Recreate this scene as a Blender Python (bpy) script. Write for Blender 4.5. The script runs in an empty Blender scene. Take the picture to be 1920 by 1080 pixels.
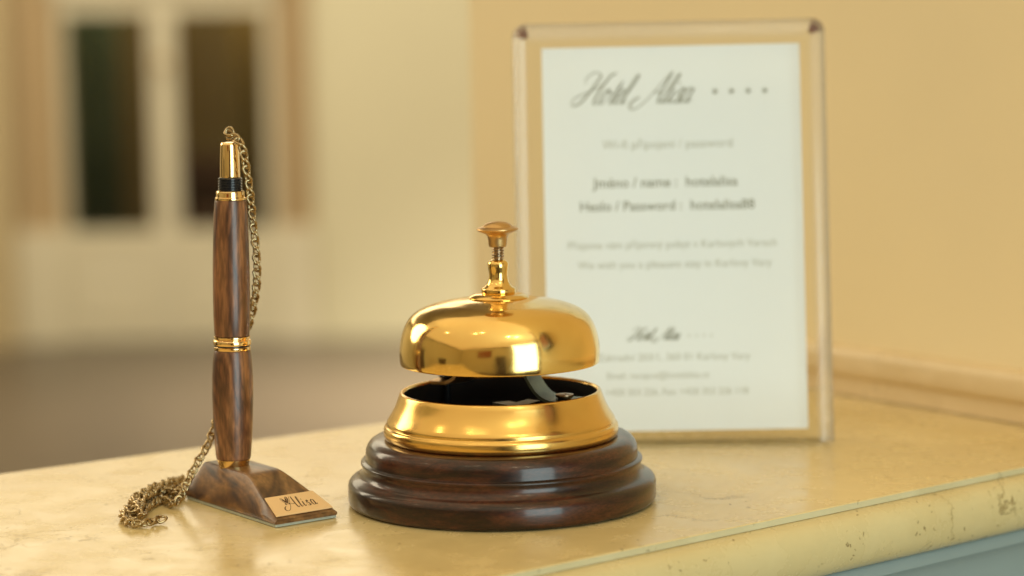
import bpy, bmesh, math, random
from mathutils import Vector, Matrix, Euler
random.seed(7)
R = math.radians
S = bpy.context.scene
COL = S.collection

# ------------------------------------------------------------------ camera
cam_d = bpy.data.cameras.new("camera")
cam = bpy.data.objects.new("camera", cam_d)
COL.objects.link(cam)
cam_d.sensor_width = 36.0
cam_d.lens = 85.0
cam_d.clip_start = 0.01
cam_d.clip_end = 60.0
CAMP = Vector((0.00476, -0.851, 0.173))
PITCH, ROLL = R(6.478), R(1.0)
Fv = Vector((0, math.cos(PITCH), -math.sin(PITCH)))
Rv = Vector((1, 0, 0)); Uv = Rv.cross(Fv)
R2 = Rv * math.cos(ROLL) - Uv * math.sin(ROLL)
U2 = Uv * math.cos(ROLL) + Rv * math.sin(ROLL)
rot = Matrix((R2, U2, -Fv)).transposed()
cam.matrix_world = Matrix.Translation(CAMP) @ rot.to_4x4()
cam_d.dof.use_dof = True
cam_d.dof.focus_distance = 0.835
cam_d.dof.aperture_fstop = 6.0
cam_d.dof.aperture_blades = 0
S.camera = cam

# ------------------------------------------------------------------ world, lights, exposure
W = bpy.data.worlds.new("World"); S.world = W; W.use_nodes = True
bg = W.node_tree.nodes["Background"]
bg.inputs[0].default_value = (1.0, 0.78, 0.5, 1)
bg.inputs[1].default_value = 0.25
S.view_settings.view_transform = 'Standard'
S.view_settings.look = 'None'
S.view_settings.exposure = 0.0
S.view_settings.gamma = 1.0
S.cycles.use_denoising = True
S.cycles.max_bounces = 12
S.cycles.transmission_bounces = 12
S.cycles.transparent_max_bounces = 16
S.cycles.sample_clamp_indirect = 6.0
S.cycles.blur_glossy = 0.3

def area(name, loc, target, power, size, size_y, color, shape='RECTANGLE', spread=180):
    l = bpy.data.lights.new(name, 'AREA'); l.shape = shape
    l.size = size
    if shape in ('RECTANGLE', 'ELLIPSE'): l.size_y = size_y
    l.energy = power; l.color = color; l.spread = R(spread)
    o = bpy.data.objects.new(name, l); COL.objects.link(o)
    o.location = loc
    d = Vector(target) - Vector(loc)
    o.rotation_euler = d.to_track_quat('-Z', 'Y').to_euler()
    return o
WIN = Vector((1.30, -2.25, 0.30))
area("window_daylight", WIN, (0, 0, 0.30), 36.0, 1.25, 1.8, (0.78, 1.0, 1.0))
area("ceiling_glow", (-1.0, -1.3, 1.58), (-1.0, -1.3, 0), 63.0, 5.8, 5.2, (1.0, 0.78, 0.48))
area("hall_glow", (-1.2, 6.2, 1.58), (-1.2, 6.2, 0), 120.0, 4.0, 4.0, (1.0, 0.88, 0.63))
area("side_fill", (-1.7, 1.1, .75), (.05, .4, .05), 15.0, .95, .95, (1.0, 0.86, 0.62), 'DISK')  # added fill with no known source, brightens the ochre wall from the left
area("hall_floor_fill", (0.15, 7.0, 1.57), (0.2, 7.1, -1.1), 60.0, 0.5, 0.5, (1.0, 0.88, 0.66), spread=75)  # added fill, no fixture known: makes a pale pool on the far floor
area("room_beyond_fill", (-1.3, 9.4, 1.57), (-1.3, 9.4, 0), 30.0, 0.8, 0.8, (1.0, 0.80, 0.50))  # unseen fill added to lift the cloths behind the door panes
DOWNLIGHTS = [(.38, -1.55), (.74, -1.60), (-.50, -.95), (-.78, -1.0), (-1.75, -.35)]
for i, (x, y) in enumerate(DOWNLIGHTS):
    area("downlight_lamp", (x, y, 1.545), (x, y, 0), (1.6, 1.6, .45, .45, .8)[i], 0.075, 0.075, (1.0, 0.80, 0.50), 'DISK')

# ------------------------------------------------------------------ helpers
def tag(o, label=None, cat=None, group=None, kind=None):
    if label: o['label'] = label
    if cat: o['category'] = cat
    if group: o['group'] = group
    if kind: o['kind'] = kind
    return o
def empty(name, loc=(0, 0, 0), rot=(0, 0, 0)):
    o = bpy.data.objects.new(name, None); COL.objects.link(o)
    o.location = loc; o.rotation_euler = rot; o.empty_display_size = 0.02
    return o
def build(name, bm, m, parent=None, smooth=35, loc=None):
    me = bpy.data.meshes.new(name)
    bmesh.ops.recalc_face_normals(bm, faces=bm.faces)
    bm.to_mesh(me); bm.free()
    if smooth:
        for p in me.polygons: p.use_smooth = True
        me.set_sharp_from_angle(angle=R(smooth))
    if not isinstance(m, (list, tuple)): m = [m]
    for k in m: me.materials.append(k)
    o = bpy.data.objects.new(name, me); COL.objects.link(o)
    if parent: o.parent = parent
    if loc: o.location = loc
    return o
def lathe(prof, seg=160, closed=False, cap0=False, cap1=False, center=(0, 0, 0), bm=None):
    bm = bm or bmesh.new()
    cx, cy, cz = center
    rings = []
    for r, z in prof:
        if r < 1e-7:
            rings.append([bm.verts.new((cx, cy, cz + z))])
        else:
            rings.append([bm.verts.new((cx + r * math.cos(2 * math.pi * k / seg), cy + r * math.sin(2 * math.pi * k / seg), cz + z)) for k in range(seg)])
    n = len(rings)
    for i in range(n if closed else n - 1):
        a, b = rings[i], rings[(i + 1) % n]
        for k in range(seg):
            k2 = (k + 1) % seg
            if len(a) == 1 and len(b) == 1: continue
            if len(a) == 1: bm.faces.new((a[0], b[k], b[k2]))
            elif len(b) == 1: bm.faces.new((a[k], a[k2], b[0]))
            else: bm.faces.new((a[k], a[k2], b[k2], b[k]))
    if cap0 and len(rings[0]) > 1: bm.faces.new(rings[0])
    if cap1 and len(rings[-1]) > 1: bm.faces.new(rings[-1])
    return bm
def crom(pts, n=8, closed=False):
    """Catmull-Rom through points of any dimension"""
    pts = [Vector(p) for p in pts]; out = []
    N = len(pts)
    for i in range(N - 1):
        p0 = pts[max(i - 1, 0)]; p1 = pts[i]; p2 = pts[i + 1]; p3 = pts[min(i + 2, N - 1)]
        for k in range(n):
            t = k / n
            out.append(0.5 * ((2 * p1) + (p2 - p0) * t + (2 * p0 - 5 * p1 + 4 * p2 - p3) * t * t + (3 * p1 - p0 - 3 * p2 + p3) * t ** 3))
    out.append(pts[-1].copy())
    return out
def box(bm, x0, x1, y0, y1, z0, z1, bev=0.0, seg=2):
    vs = [bm.verts.new(p) for p in ((x0, y0, z0), (x1, y0, z0), (x1, y1, z0), (x0, y1, z0), (x0, y0, z1), (x1, y0, z1), (x1, y1, z1), (x0, y1, z1))]
    fs = [bm.faces.new([vs[i] for i in f]) for f in ((3, 2, 1, 0), (4, 5, 6, 7), (0, 1, 5, 4), (1, 2, 6, 5), (2, 3, 7, 6), (3, 0, 4, 7))]
    if bev:
        es = list({e for f in fs for e in f.edges})
        bmesh.ops.bevel(bm, geom=es, offset=bev, segments=seg, affect='EDGES', profile=0.5)
    return bm
def tube(bm, pts, r, seg=8, closed=False):
    pts = [Vector(p) for p in pts]; N = len(pts); rings = []
    up = None
    for i in range(N):
        if closed: t = (pts[(i + 1) % N] - pts[i - 1]).normalized()
        else: t = (pts[min(i + 1, N - 1)] - pts[max(i - 1, 0)]).normalized()
        if up is None:
            up = t.orthogonal().normalized()
        up = (up - t * up.dot(t)).normalized()
        s = t.cross(up)
        rr = r(i / (N - 1)) if callable(r) else r
        rings.append([bm.verts.new(pts[i] + (up * math.cos(2 * math.pi * k / seg) + s * math.sin(2 * math.pi * k / seg)) * rr) for k in range(seg)])
    for i in range(N if closed else N - 1):
        a, b = rings[i], rings[(i + 1) % N]
        for k in range(seg):
            bm.faces.new((a[k], a[(k + 1) % seg], b[(k + 1) % seg], b[k]))
    if not closed:
        bm.faces.new(rings[0][::-1]); bm.faces.new(rings[-1])
    return bm
def extrude_profile(bm, prof, p0, p1, out, up=Vector((0, 0, 1)), cap=True):
    """sweep profile (n, z) straight from p0 to p1, n measured along 'out'"""
    a = [bm.verts.new(Vector(p0) + out * n + up * z) for n, z in prof]
    b = [bm.verts.new(Vector(p1) + out * n + up * z) for n, z in prof]
    for i in range(len(prof) - 1):
        bm.faces.new((a[i], b[i], b[i + 1], a[i + 1]))
    return a, b

# ------------------------------------------------------------------ materials
def mat(name):
    m = bpy.data.materials.new(name); m.use_nodes = True
    nt = m.node_tree; b = nt.nodes["Principled BSDF"]
    return m, nt, b
def simple(name, col, rough=0.5, metal=0.0, spec=0.5, coat=0.0, noise=0.0, nscale=200.0, bump=0.0):
    m, nt, b = mat(name)
    b.inputs['Base Color'].default_value = (*col, 1); b.inputs['Roughness'].default_value = rough
    b.inputs['Metallic'].default_value = metal; b.inputs['Specular IOR Level'].default_value = spec
    b.inputs['Coat Weight'].default_value = coat; b.inputs['Coat Roughness'].default_value = 0.08
    if noise or bump:
        N = nt.nodes.new; L = nt.links.new
        tc = N('ShaderNodeTexCoord'); no = N('ShaderNodeTexNoise'); no.inputs['Scale'].default_value = nscale; no.inputs['Detail'].default_value = 6
        L(tc.outputs['Object'], no.inputs['Vector'])
        if noise:
            mx = N('ShaderNodeMix'); mx.data_type = 'RGBA'; mx.inputs[6].default_value = (*[c * (1 - noise) for c in col], 1); mx.inputs[7].default_value = (*[min(1, c * (1 + noise)) for c in col], 1)
            L(no.outputs['Fac'], mx.inputs[0]); L(mx.outputs[2], b.inputs['Base Color'])
        if bump:
            bp = N('ShaderNodeBump'); bp.inputs['Strength'].default_value = bump; bp.inputs['Distance'].default_value = 0.0004
            L(no.outputs['Fac'], bp.inputs['Height']); L(bp.outputs[0], b.inputs['Normal'])
    return m
def brass(name, col, rough, smudge=0.08, scale=90, aniso=0.0):
    m, nt, b = mat(name); N = nt.nodes.new; L = nt.links.new
    b.inputs['Metallic'].default_value = 1.0
    tc = N('ShaderNodeTexCoord')
    n1 = N('ShaderNodeTexNoise'); n1.inputs['Scale'].default_value = scale; n1.inputs['Detail'].default_value = 8; n1.inputs['Roughness'].default_value = 0.65
    L(tc.outputs['Object'], n1.inputs['Vector'])
    rr = N('ShaderNodeMapRange'); rr.inputs[1].default_value = 0.35; rr.inputs[2].default_value = 0.72
    rr.inputs[3].default_value = rough; rr.inputs[4].default_value = rough + smudge
    L(n1.outputs['Fac'], rr.inputs[0]); L(rr.outputs[0], b.inputs['Roughness'])
    n2 = N('ShaderNodeTexNoise'); n2.inputs['Scale'].default_value = scale * .35; n2.inputs['Detail'].default_value = 5
    L(tc.outputs['Object'], n2.inputs['Vector'])
    mx = N('ShaderNodeMix'); mx.data_type = 'RGBA'
    mx.inputs[6].default_value = (*col, 1); mx.inputs[7].default_value = (col[0] * .9, col[1] * .84, col[2] * .78, 1)
    cr = N('ShaderNodeMapRange'); cr.inputs[1].default_value = .45; cr.inputs[2].default_value = .7
    L(n2.outputs['Fac'], cr.inputs[0]); L(cr.outputs[0], mx.inputs[0]); L(mx.outputs[2], b.inputs['Base Color'])
    # fine lathe / polishing lines
    mp = N('ShaderNodeMapping'); mp.inputs['Scale'].default_value = (20, 20, 1500)
    n3 = N('ShaderNodeTexNoise'); n3.inputs['Scale'].default_value = 1.0; n3.inputs['Detail'].default_value = 3
    L(tc.outputs['Object'], mp.inputs[0]); L(mp.outputs[0], n3.inputs['Vector'])
    bp = N('ShaderNodeBump'); bp.inputs['Strength'].default_value = 0.02; bp.inputs['Distance'].default_value = 0.0002
    L(n3.outputs['Fac'], bp.inputs['Height'])
    n4 = N('ShaderNodeTexNoise'); n4.inputs['Scale'].default_value = 70; n4.inputs['Detail'].default_value = 1
    L(tc.outputs['Object'], n4.inputs['Vector'])
    b2 = N('ShaderNodeBump'); b2.inputs['Strength'].default_value = .5; b2.inputs['Distance'].default_value = .00045
    L(n4.outputs['Fac'], b2.inputs['Height']); L(bp.outputs[0], b2.inputs['Normal']); L(b2.outputs[0], b.inputs['Normal'])
    return m
def wood(name, c0, c1, c2, rough=0.3, scale=(60, 60, 9), coat=0.3, ring=6.0, coat_rough=0.1, rot=(0, 0, 0), pores=0.5):
    m, nt, b = mat(name); N = nt.nodes.new; L = nt.links.new
    tc = N('ShaderNodeTexCoord'); mp = N('ShaderNodeMapping'); mp.inputs['Scale'].default_value = scale; mp.inputs['Rotation'].default_value = rot
    L(tc.outputs['Object'], mp.inputs[0])
    n1 = N('ShaderNodeTexNoise'); n1.inputs['Scale'].default_value = 1.0; n1.inputs['Detail'].default_value = 3; n1.inputs['Distortion'].default_value = 1.3
    L(mp.outputs[0], n1.inputs['Vector'])
    mul = N('ShaderNodeMath'); mul.operation = 'MULTIPLY'; mul.inputs[1].default_value = ring
    fr = N('ShaderNodeMath'); fr.operation = 'PINGPONG'; fr.inputs[1].default_value = 1.0
    L(n1.outputs['Fac'], mul.inputs[0]); L(mul.outputs[0], fr.inputs[0])
    cr = N('ShaderNodeValToRGB')
    cr.color_ramp.elements[0].color = (*c0, 1); cr.color_ramp.elements[1].color = (*c2, 1)
    e = cr.color_ramp.elements.new(0.45); e.color = (*c1, 1)
    L(fr.outputs[0], cr.inputs[0])
    # pores: tight dark streaks
    mp2 = N('ShaderNodeMapping'); mp2.inputs['Scale'].default_value = (scale[0] * 22, scale[1] * 22, scale[2] * 12); mp2.inputs['Rotation'].default_value = rot
    L(tc.outputs['Object'], mp2.inputs[0])
    n2 = N('ShaderNodeTexNoise'); n2.inputs['Scale'].default_value = 1.0; n2.inputs['Detail'].default_value = 5
    L(mp2.outputs[0], n2.inputs['Vector'])
    pr = N('ShaderNodeMapRange'); pr.inputs[1].default_value = .40; pr.inputs[2].default_value = .60; pr.inputs[3].default_value = 1 - pores; pr.inputs[4].default_value = 1.08
    L(n2.outputs['Fac'], pr.inputs[0])
    mx = N('ShaderNodeMix'); mx.data_type = 'RGBA'; mx.blend_type = 'MULTIPLY'; mx.inputs[0].default_value = 1
    L(cr.outputs[0], mx.inputs[6]); L(pr.outputs[0], mx.inputs[7]); L(mx.outputs[2], b.inputs['Base Color'])
    b.inputs['Roughness'].default_value = rough; b.inputs['Coat Weight'].default_value = coat; b.inputs['Coat Roughness'].default_value = coat_rough
    bp = N('ShaderNodeBump'); bp.inputs['Strength'].default_value = 0.12; bp.inputs['Distance'].default_value = 0.0003
    L(n2.outputs['Fac'], bp.inputs['Height']); L(bp.outputs[0], b.inputs['Normal'])
    return m
def marble(name, col, rough=0.21, veins=1.0):
    m, nt, b = mat(name); N = nt.nodes.new; L = nt.links.new
    tc = N('ShaderNodeTexCoord')
    nz = N('ShaderNodeTexNoise'); nz.inputs['Scale'].default_value = 14; nz.inputs['Detail'].default_value = 8; nz.inputs['Roughness'].default_value = .6
    L(tc.outputs['Object'], nz.inputs['Vector'])
    # warp coordinates
    wz = N('ShaderNodeTexNoise'); wz.inputs['Scale'].default_value = 45; wz.inputs['Detail'].default_value = 5; wz.inputs['Roughness'].default_value = .62
    L(tc.outputs['Object'], wz.inputs['Vector'])
    sub = N('ShaderNodeVectorMath'); sub.operation = 'SUBTRACT'; sub.inputs[1].default_value = (.5, .5, .5)
    L(wz.outputs['Color'], sub.inputs[0])
    sc = N('ShaderNodeVectorMath'); sc.operation = 'SCALE'; sc.inputs['Scale'].default_value = 0.030
    L(sub.outputs[0], sc.inputs[0])
    ad = N('ShaderNodeVectorMath'); ad.operation = 'ADD'; L(tc.outputs['Object'], ad.inputs[0]); L(sc.outputs[0], ad.inputs[1])
    vo = N('ShaderNodeTexVoronoi'); vo.feature = 'DISTANCE_TO_EDGE'; vo.inputs['Scale'].default_value = 17
    L(ad.outputs[0], vo.inputs['Vector'])
    vr = N('ShaderNodeMapRange'); vr.inputs[1].default_value = 0.0; vr.inputs[2].default_value = 0.012; vr.inputs[3].default_value = 1; vr.inputs[4].default_value = 0
    L(vo.outputs['Distance'], vr.inputs[0])
    # mask veins so that only short runs survive
    mk = N('ShaderNodeTexNoise'); mk.inputs['Scale'].default_value = 22; mk.inputs['Detail'].default_value = 3
    L(tc.outputs['Object'], mk.inputs['Vector'])
    mr = N('ShaderNodeMapRange'); mr.inputs[1].default_value = .49; mr.inputs[2].default_value = .62
    L(mk.outputs['Fac'], mr.inputs[0])
    mm = N('ShaderNodeMath'); mm.operation = 'MULTIPLY'; L(vr.outputs[0], mm.inputs[0]); L(mr.outputs[0], mm.inputs[1])
    # tiny pits
    pv = N('ShaderNodeTexVoronoi'); pv.inputs['Scale'].default_value = 210
    L(ad.outputs[0], pv.inputs['Vector'])
    pr = N('ShaderNodeMapRange'); pr.inputs[1].default_value = 0.10; pr.inputs[2].default_value = 0.20; pr.inputs[3].default_value = 1; pr.inputs[4].default_value = 0
    L(pv.outputs['Distance'], pr.inputs[0])
    pk = N('ShaderNodeTexNoise'); pk.inputs['Scale'].default_value = 33; pk.inputs['Detail'].default_value = 2
    L(tc.outputs['Object'], pk.inputs['Vector'])
    pkr = N('ShaderNodeMapRange'); pkr.inputs[1].default_value = .52; pkr.inputs[2].default_value = .60
    L(pk.outputs['Fac'], pkr.inputs[0])
    pm = N('ShaderNodeMath'); pm.operation = 'MULTIPLY'; L(pr.outputs[0], pm.inputs[0]); L(pkr.outputs[0], pm.inputs[1])
    base = N('ShaderNodeValToRGB')
    base.color_ramp.elements[0].position = .32; base.color_ramp.elements[1].position = .68
    base.color_ramp.elements[0].color = (col[0] * .88, col[1] * .85, col[2] * .78, 1); base.color_ramp.elements[1].color = (*col, 1)
    L(nz.outputs['Fac'], base.inputs[0])
    # pale clouds
    cz = N('ShaderNodeTexNoise'); cz.inputs['Scale'].default_value = 60; cz.inputs['Detail'].default_value = 6
    L(ad.outputs[0], cz.inputs['Vector'])
    czr = N('ShaderNodeMapRange'); czr.inputs[1].default_value = .50; czr.inputs[2].default_value = .80; czr.inputs[4].default_value = .30
    L(cz.outputs['Fac'], czr.inputs[0])
    m0 = N('ShaderNodeMix'); m0.data_type = 'RGBA'; m0.inputs[7].default_value = (min(1, col[0] * 1.12), min(1, col[1] * 1.15), min(1, col[2] * 1.25), 1)
    L(czr.outputs[0], m0.inputs[0]); L(base.outputs[0], m0.inputs[6])
    m1 = N('ShaderNodeMix'); m1.data_type = 'RGBA'; m1.inputs[7].default_value = (col[0] * .42, col[1] * .36, col[2] * .26, 1)
    fm = N('ShaderNodeMath'); fm.operation = 'MULTIPLY'; fm.inputs[1].default_value = min(1, .75 * veins); L(mm.outputs[0], fm.inputs[0])
    L(fm.outputs[0], m1.inputs[0]); L(m0.outputs[2], m1.inputs[6])
    m2 = N('ShaderNodeMix'); m2.data_type = 'RGBA'; m2.inputs[7].default_value = (col[0] * .3, col[1] * .24, col[2] * .16, 1)
    fp = N('ShaderNodeMath'); fp.operation = 'MULTIPLY'; fp.inputs[1].default_value = .8; L(pm.outputs[0], fp.inputs[0])
    L(fp.outputs[0], m2.inputs[0]); L(m1.outputs[2], m2.inputs[6]); L(m2.outputs[2], b.inputs['Base Color'])
    rz = N('ShaderNodeMapRange'); rz.inputs[1].default_value = .3; rz.inputs[2].default_value = .7; rz.inputs[3].default_value = rough * .8; rz.inputs[4].default_value = rough * 1.5
    L(cz.outputs['Fac'], rz.inputs[0]); L(rz.outputs[0], b.inputs['Roughness'])
    sm = N('ShaderNodeMath'); sm.operation = 'ADD'; L(mm.outputs[0], sm.inputs[0]); L(pm.outputs[0], sm.inputs[1])
    bp = N('ShaderNodeBump'); bp.inputs['Strength'].default_value = 0.25; bp.inputs['Distance'].default_value = 0.0002; bp.invert = True
    L(sm.outputs[0], bp.inputs['Height']); L(bp.outputs[0], b.inputs['Normal'])
    b.inputs['Subsurface Weight'].default_value = 0.0
    return m

M_marble = marble("cream_marble", (0.76, 0.61, 0.31))
M_marble_low = marble("cream_marble_lower_shaded", (0.70, 0.58, 0.31), .24, 1.5)  # same stone as the top; dimmer, greener light on the bullnose put into the colour
M_edge_cool = marble("cool_lit_marble_edge", (0.60, 0.55, 0.35), .5, .8)  # matte slab edge; the dim cool light on it is tinted into the colour
M_wall_o = simple("ochre_plaster", (0.88, 0.74, 0.47), 0.75, noise=.03, nscale=8, bump=.1)
M_wall_c = simple("cream_plaster", (0.82, 0.77, 0.57), 0.8, noise=.03, nscale=2)
M_ceil = simple("ceiling_paint", (0.85, 0.78, 0.62), 0.85)
M_floor = simple("brown_floor_tile", (0.115, 0.090, 0.070), 0.34, noise=.12, nscale=3)
M_paint = simple("ivory_paint", (0.82, 0.76, 0.60), 0.45)
M_cab = simple("grey_blue_paint", (0.26, 0.33, 0.34), 0.38, noise=.03, nscale=60)
M_brass = brass("polished_brass", (0.93, 0.65, 0.22), 0.085, 0.13)
M_brass2 = brass("satin_brass", (0.84, 0.55, 0.17), 0.16, 0.10)
M_brass3 = brass("worn_bronze", (0.62, 0.40, 0.17), 0.30, 0.15, 200)
M_gold = brass("gold_plating", (1.0, 0.73, 0.36), 0.07, 0.05, 150)
M_chain = brass("antique_brass", (0.44, 0.34, 0.19), 0.20, 0.16, 400)
M_steel = simple("blued_steel", (0.20, 0.23, 0.18), 0.38, 1.0, noise=.2, nscale=300)
M_screw = simple("bronzed_screw", (0.38, 0.27, 0.17), 0.30, 1.0, noise=.2, nscale=300)
M_dkst = simple("dark_steel", (0.10, 0.085, 0.06), 0.4, 1.0)
M_black = simple("black_plastic", (0.012, 0.012, 0.014), 0.22)
M_darkin = simple("dark_lacquer", (0.018, 0.013, 0.010), 0.5)
M_mahog = wood("dark_mahogany", (0.014, 0.0038, 0.002), (0.036, 0.009, 0.004), (0.074, 0.019, 0.007), rough=.33, scale=(26, 26, 150), coat=.5, ring=5, coat_rough=.12, pores=.4)
M_mahog.node_tree.nodes['Principled BSDF'].inputs['Specular IOR Level'].default_value = .3
M_walnut = wood("walnut_block", (0.045, 0.016, 0.006), (0.15, 0.066, 0.020), (0.27, 0.135, 0.045), rough=.38, scale=(16, 34, 48), coat=.25, ring=11, coat_rough=.22, pores=.25)
M_penwood = wood("figured_walnut", (0.080, 0.028, 0.010), (0.175, 0.065, 0.024), (0.29, 0.122, 0.045), rough=.38, scale=(55, 55, 15), coat=.35, ring=11, coat_rough=.16, rot=(0, R(16), 0), pores=.38)
M_plaque = simple("peach_veneer", (0.84, 0.55, 0.27), 0.5, noise=.05, nscale=90)
M_ink = simple("dark_engraving", (0.075, 0.028, 0.008), 0.7)
M_print = simple("grey_print_ink", (0.31, 0.31, 0.25), 0.8)
M_printl = simple("pale_print_ink", (0.50, 0.50, 0.43), 0.8)
M_paper = simple("white_paper", (0.87, 0.89, 0.90), 0.65, noise=.01, nscale=40)
M_felt = simple("grey_felt", (0.42, 0.45, 0.38), 0.9, noise=.15, nscale=900)
M_magnet = simple("copper_magnet", (0.16, 0.05, 0.02), 0.35, 0.7)
M_darkwood = simple("dark_brown_wood", (0.07, 0.035, 0.018), 0.4)
M_redpic = simple("terracotta_canvas", (0.38, 0.10, 0.04), 0.6, noise=.2, nscale=6)
M_red = simple("dark_brown_fabric", (0.06, 0.025, 0.014), 0.8)
M_teal = simple("teal_cloth", (0.085, 0.13, 0.085), 0.85)
M_olive = simple("olive_cloth", (0.30, 0.20, 0.06), 0.85)
M_curt = simple("russet_curtain", (0.30, 0.12, 0.05), 0.8)

def acrylic():
    # flat panes: straight-through clear sheet with a Fresnel sheen ; edges: real refracting acrylic
    m = bpy.data.materials.new("clear_acrylic_face"); m.use_nodes = True; nt = m.node_tree; nt.nodes.clear()
    N = nt.nodes.new; L = nt.links.new
    o = N('ShaderNodeOutputMaterial'); t = N('ShaderNodeBsdfTransparent'); t.inputs[0].default_value = (.995, .998, .995, 1)
    g = N('ShaderNodeBsdfGlossy'); g.inputs['Roughness'].default_value = .02
    f = N('ShaderNodeFresnel'); f.inputs[0].default_value = 1.2
    mx = N('ShaderNodeMixShader'); L(f.outputs[0], mx.inputs[0]); L(t.outputs[0], mx.inputs[1]); L(g.outputs[0], mx.inputs[2]); L(mx.outputs[0], o.inputs[0])
    m2 = bpy.data.materials.new("clear_acrylic_edge"); m2.use_nodes = True; b = m2.node_tree.nodes["Principled BSDF"]
    b.inputs['Base Color'].default_value = (1, 1, 1, 1); b.inputs['Roughness'].default_value = .12
    b.inputs['Transmission Weight'].default_value = 0.9; b.inputs['IOR'].default_value = 1.49
    return m, m2
M_acr, M_acre = acrylic()
_nt = M_acre.node_tree; _o = [n for n in _nt.nodes if n.type == 'OUTPUT_MATERIAL'][0]; _b = _nt.nodes["Principled BSDF"]
_t = _nt.nodes.new('ShaderNodeBsdfTransparent'); _m = _nt.nodes.new('ShaderNodeMixShader'); _m.inputs[0].default_value = .55
_nt.links.new(_t.outputs[0], _m.inputs[1]); _nt.links.new(_b.outputs[0], _m.inputs[2]); _nt.links.new(_m.outputs[0], _o.inputs[0])

def curtain_glass():
    m = bpy.data.materials.new("door_glass"); m.use_nodes = True; nt = m.node_tree; nt.nodes.clear()
    N = nt.nodes.new; L = nt.links.new
    o = N('ShaderNodeOutputMaterial'); t = N('ShaderNodeBsdfTransparent'); t.inputs[0].default_value = (.92, .95, .92, 1)
    g = N('ShaderNodeBsdfGlossy'); g.inputs['Roughness'].default_value = .05
    f = N('ShaderNodeFresnel'); f.inputs[0].default_value = 1.45
    mx = N('ShaderNodeMixShader'); L(f.outputs[0], mx.inputs[0]); L(t.outputs[0], mx.inputs[1]); L(g.outputs[0], mx.inputs[2]); L(mx.outputs[0], o.inputs[0])
    return m
M_glass = curtain_glass()

# ------------------------------------------------------------------ setting: room
FZ, CZ = -1.10, 1.60
FY = 8.72
def poly(name, pts, m, parent=None):
    bm = bmesh.new(); bm.faces.new([bm.verts.new(p) for p in pts]); return build(name, bm, m, parent, smooth=0)
def slab(name, x0, x1, y0, y1, z0, z1, m, kind='structure', parent=None):
    o = build(name, box(bmesh.new(), x0, x1, y0, y1, z0, z1), m, parent, smooth=0)
    if kind: o['kind'] = kind
    return o
slab('floor', -4.2, 4.2, -4.2, 11.0, FZ - .1, FZ, M_floor)
slab('ceiling', -4.2, 4.2, -4.2, 11.0, CZ, CZ + .1, M_ceil)
slab('wall_side_left', -4.3, -4.1, -4.2, 11.0, FZ, CZ, M_wall_c)
slab('wall_side_right', 4.1, 4.3, -4.2, 11.0, FZ, CZ, M_wall_c)
slab('wall_behind', -4.1, 4.1, -4.3, -4.1, FZ, CZ, M_wall_c)
# ochre wall the counter butts against (end edge at E0, running towards the viewer on the right)
WD = Vector((0.587, -0.8096, 0)); WN = Vector((-0.8096, -0.587, 0))
E0 = Vector((-0.0192, 0.4644, 0))
def wallpt(s, n, z): return E0 + WD * s + WN * n + Vector((0, 0, z))
bm = bmesh.new()
L_ = 1.62
q = [wallpt(0, 0, FZ), wallpt(L_, 0, FZ), wallpt(L_, -.16, FZ), wallpt(0, -.16, FZ)]
q2 = [Vector((p.x, p.y, CZ)) for p in q]
lo = [bm.verts.new(p) for p in q]; hi = [bm.verts.new(p) for p in q2]
for i in range(4): bm.faces.new((lo[i], lo[(i + 1) % 4], hi[(i + 1) % 4], hi[i]))
vert = [e for e in bm.edges if abs(e.verts[0].co.z - e.verts[1].co.z) > 1]
bmesh.ops.bevel(bm, geom=vert, offset=.006, segments=4, affect='EDGES')
wall_o = build('wall_ochre', bm, M_wall_o, smooth=40); wall_o['kind'] = 'structure'

bm = bmesh.new()
pq = [wallpt(L_ + .003, .02, 0), wallpt(L_ + .10, .02, 0), wallpt(L_ + .10, -.18, 0), wallpt(L_ + .003, -.18, 0)]
lo = [bm.verts.new(Vector((p.x, p.y, FZ))) for p in pq]; hi = [bm.verts.new(Vector((p.x, p.y, CZ - .002))) for p in pq]
for i in range(4): bm.faces.new((lo[i], lo[(i + 1) % 4], hi[(i + 1) % 4], hi[i]))
post = build('reflection_post', bm, M_curt, smooth=0)
tag(post, 'russet post added at the ochre wall end, mirrored as a band beside the bright window', 'post')  # added for its reflection, in place of a russet curtain by the window
slab('wall_return', -2.5, -1.957, FY - .12, FY - .002, FZ, CZ, simple("amber_plaster", (.64, .52, .32), .8))

# far wall with opening for the glazed doors

DX0, DX1, DZ1 = -1.765, -0.915, 0.285    # opening
bm = bmesh.new()
box(bm, -4.1, DX0, FY, FY + .2, FZ, CZ); box(bm, DX1, 4.1, FY, FY + .2, FZ, CZ); box(bm, DX0, DX1, FY, FY + .2, DZ1, CZ)
far = build('wall_far', bm, M_wall_c, smooth=0); far['kind'] = 'structure'
slab('wall_room_beyond', -4.1, 4.1, 10.3, 10.5, FZ, CZ, simple("brown_room_paint", (0.16, 0.11, 0.045), .8))

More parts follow.
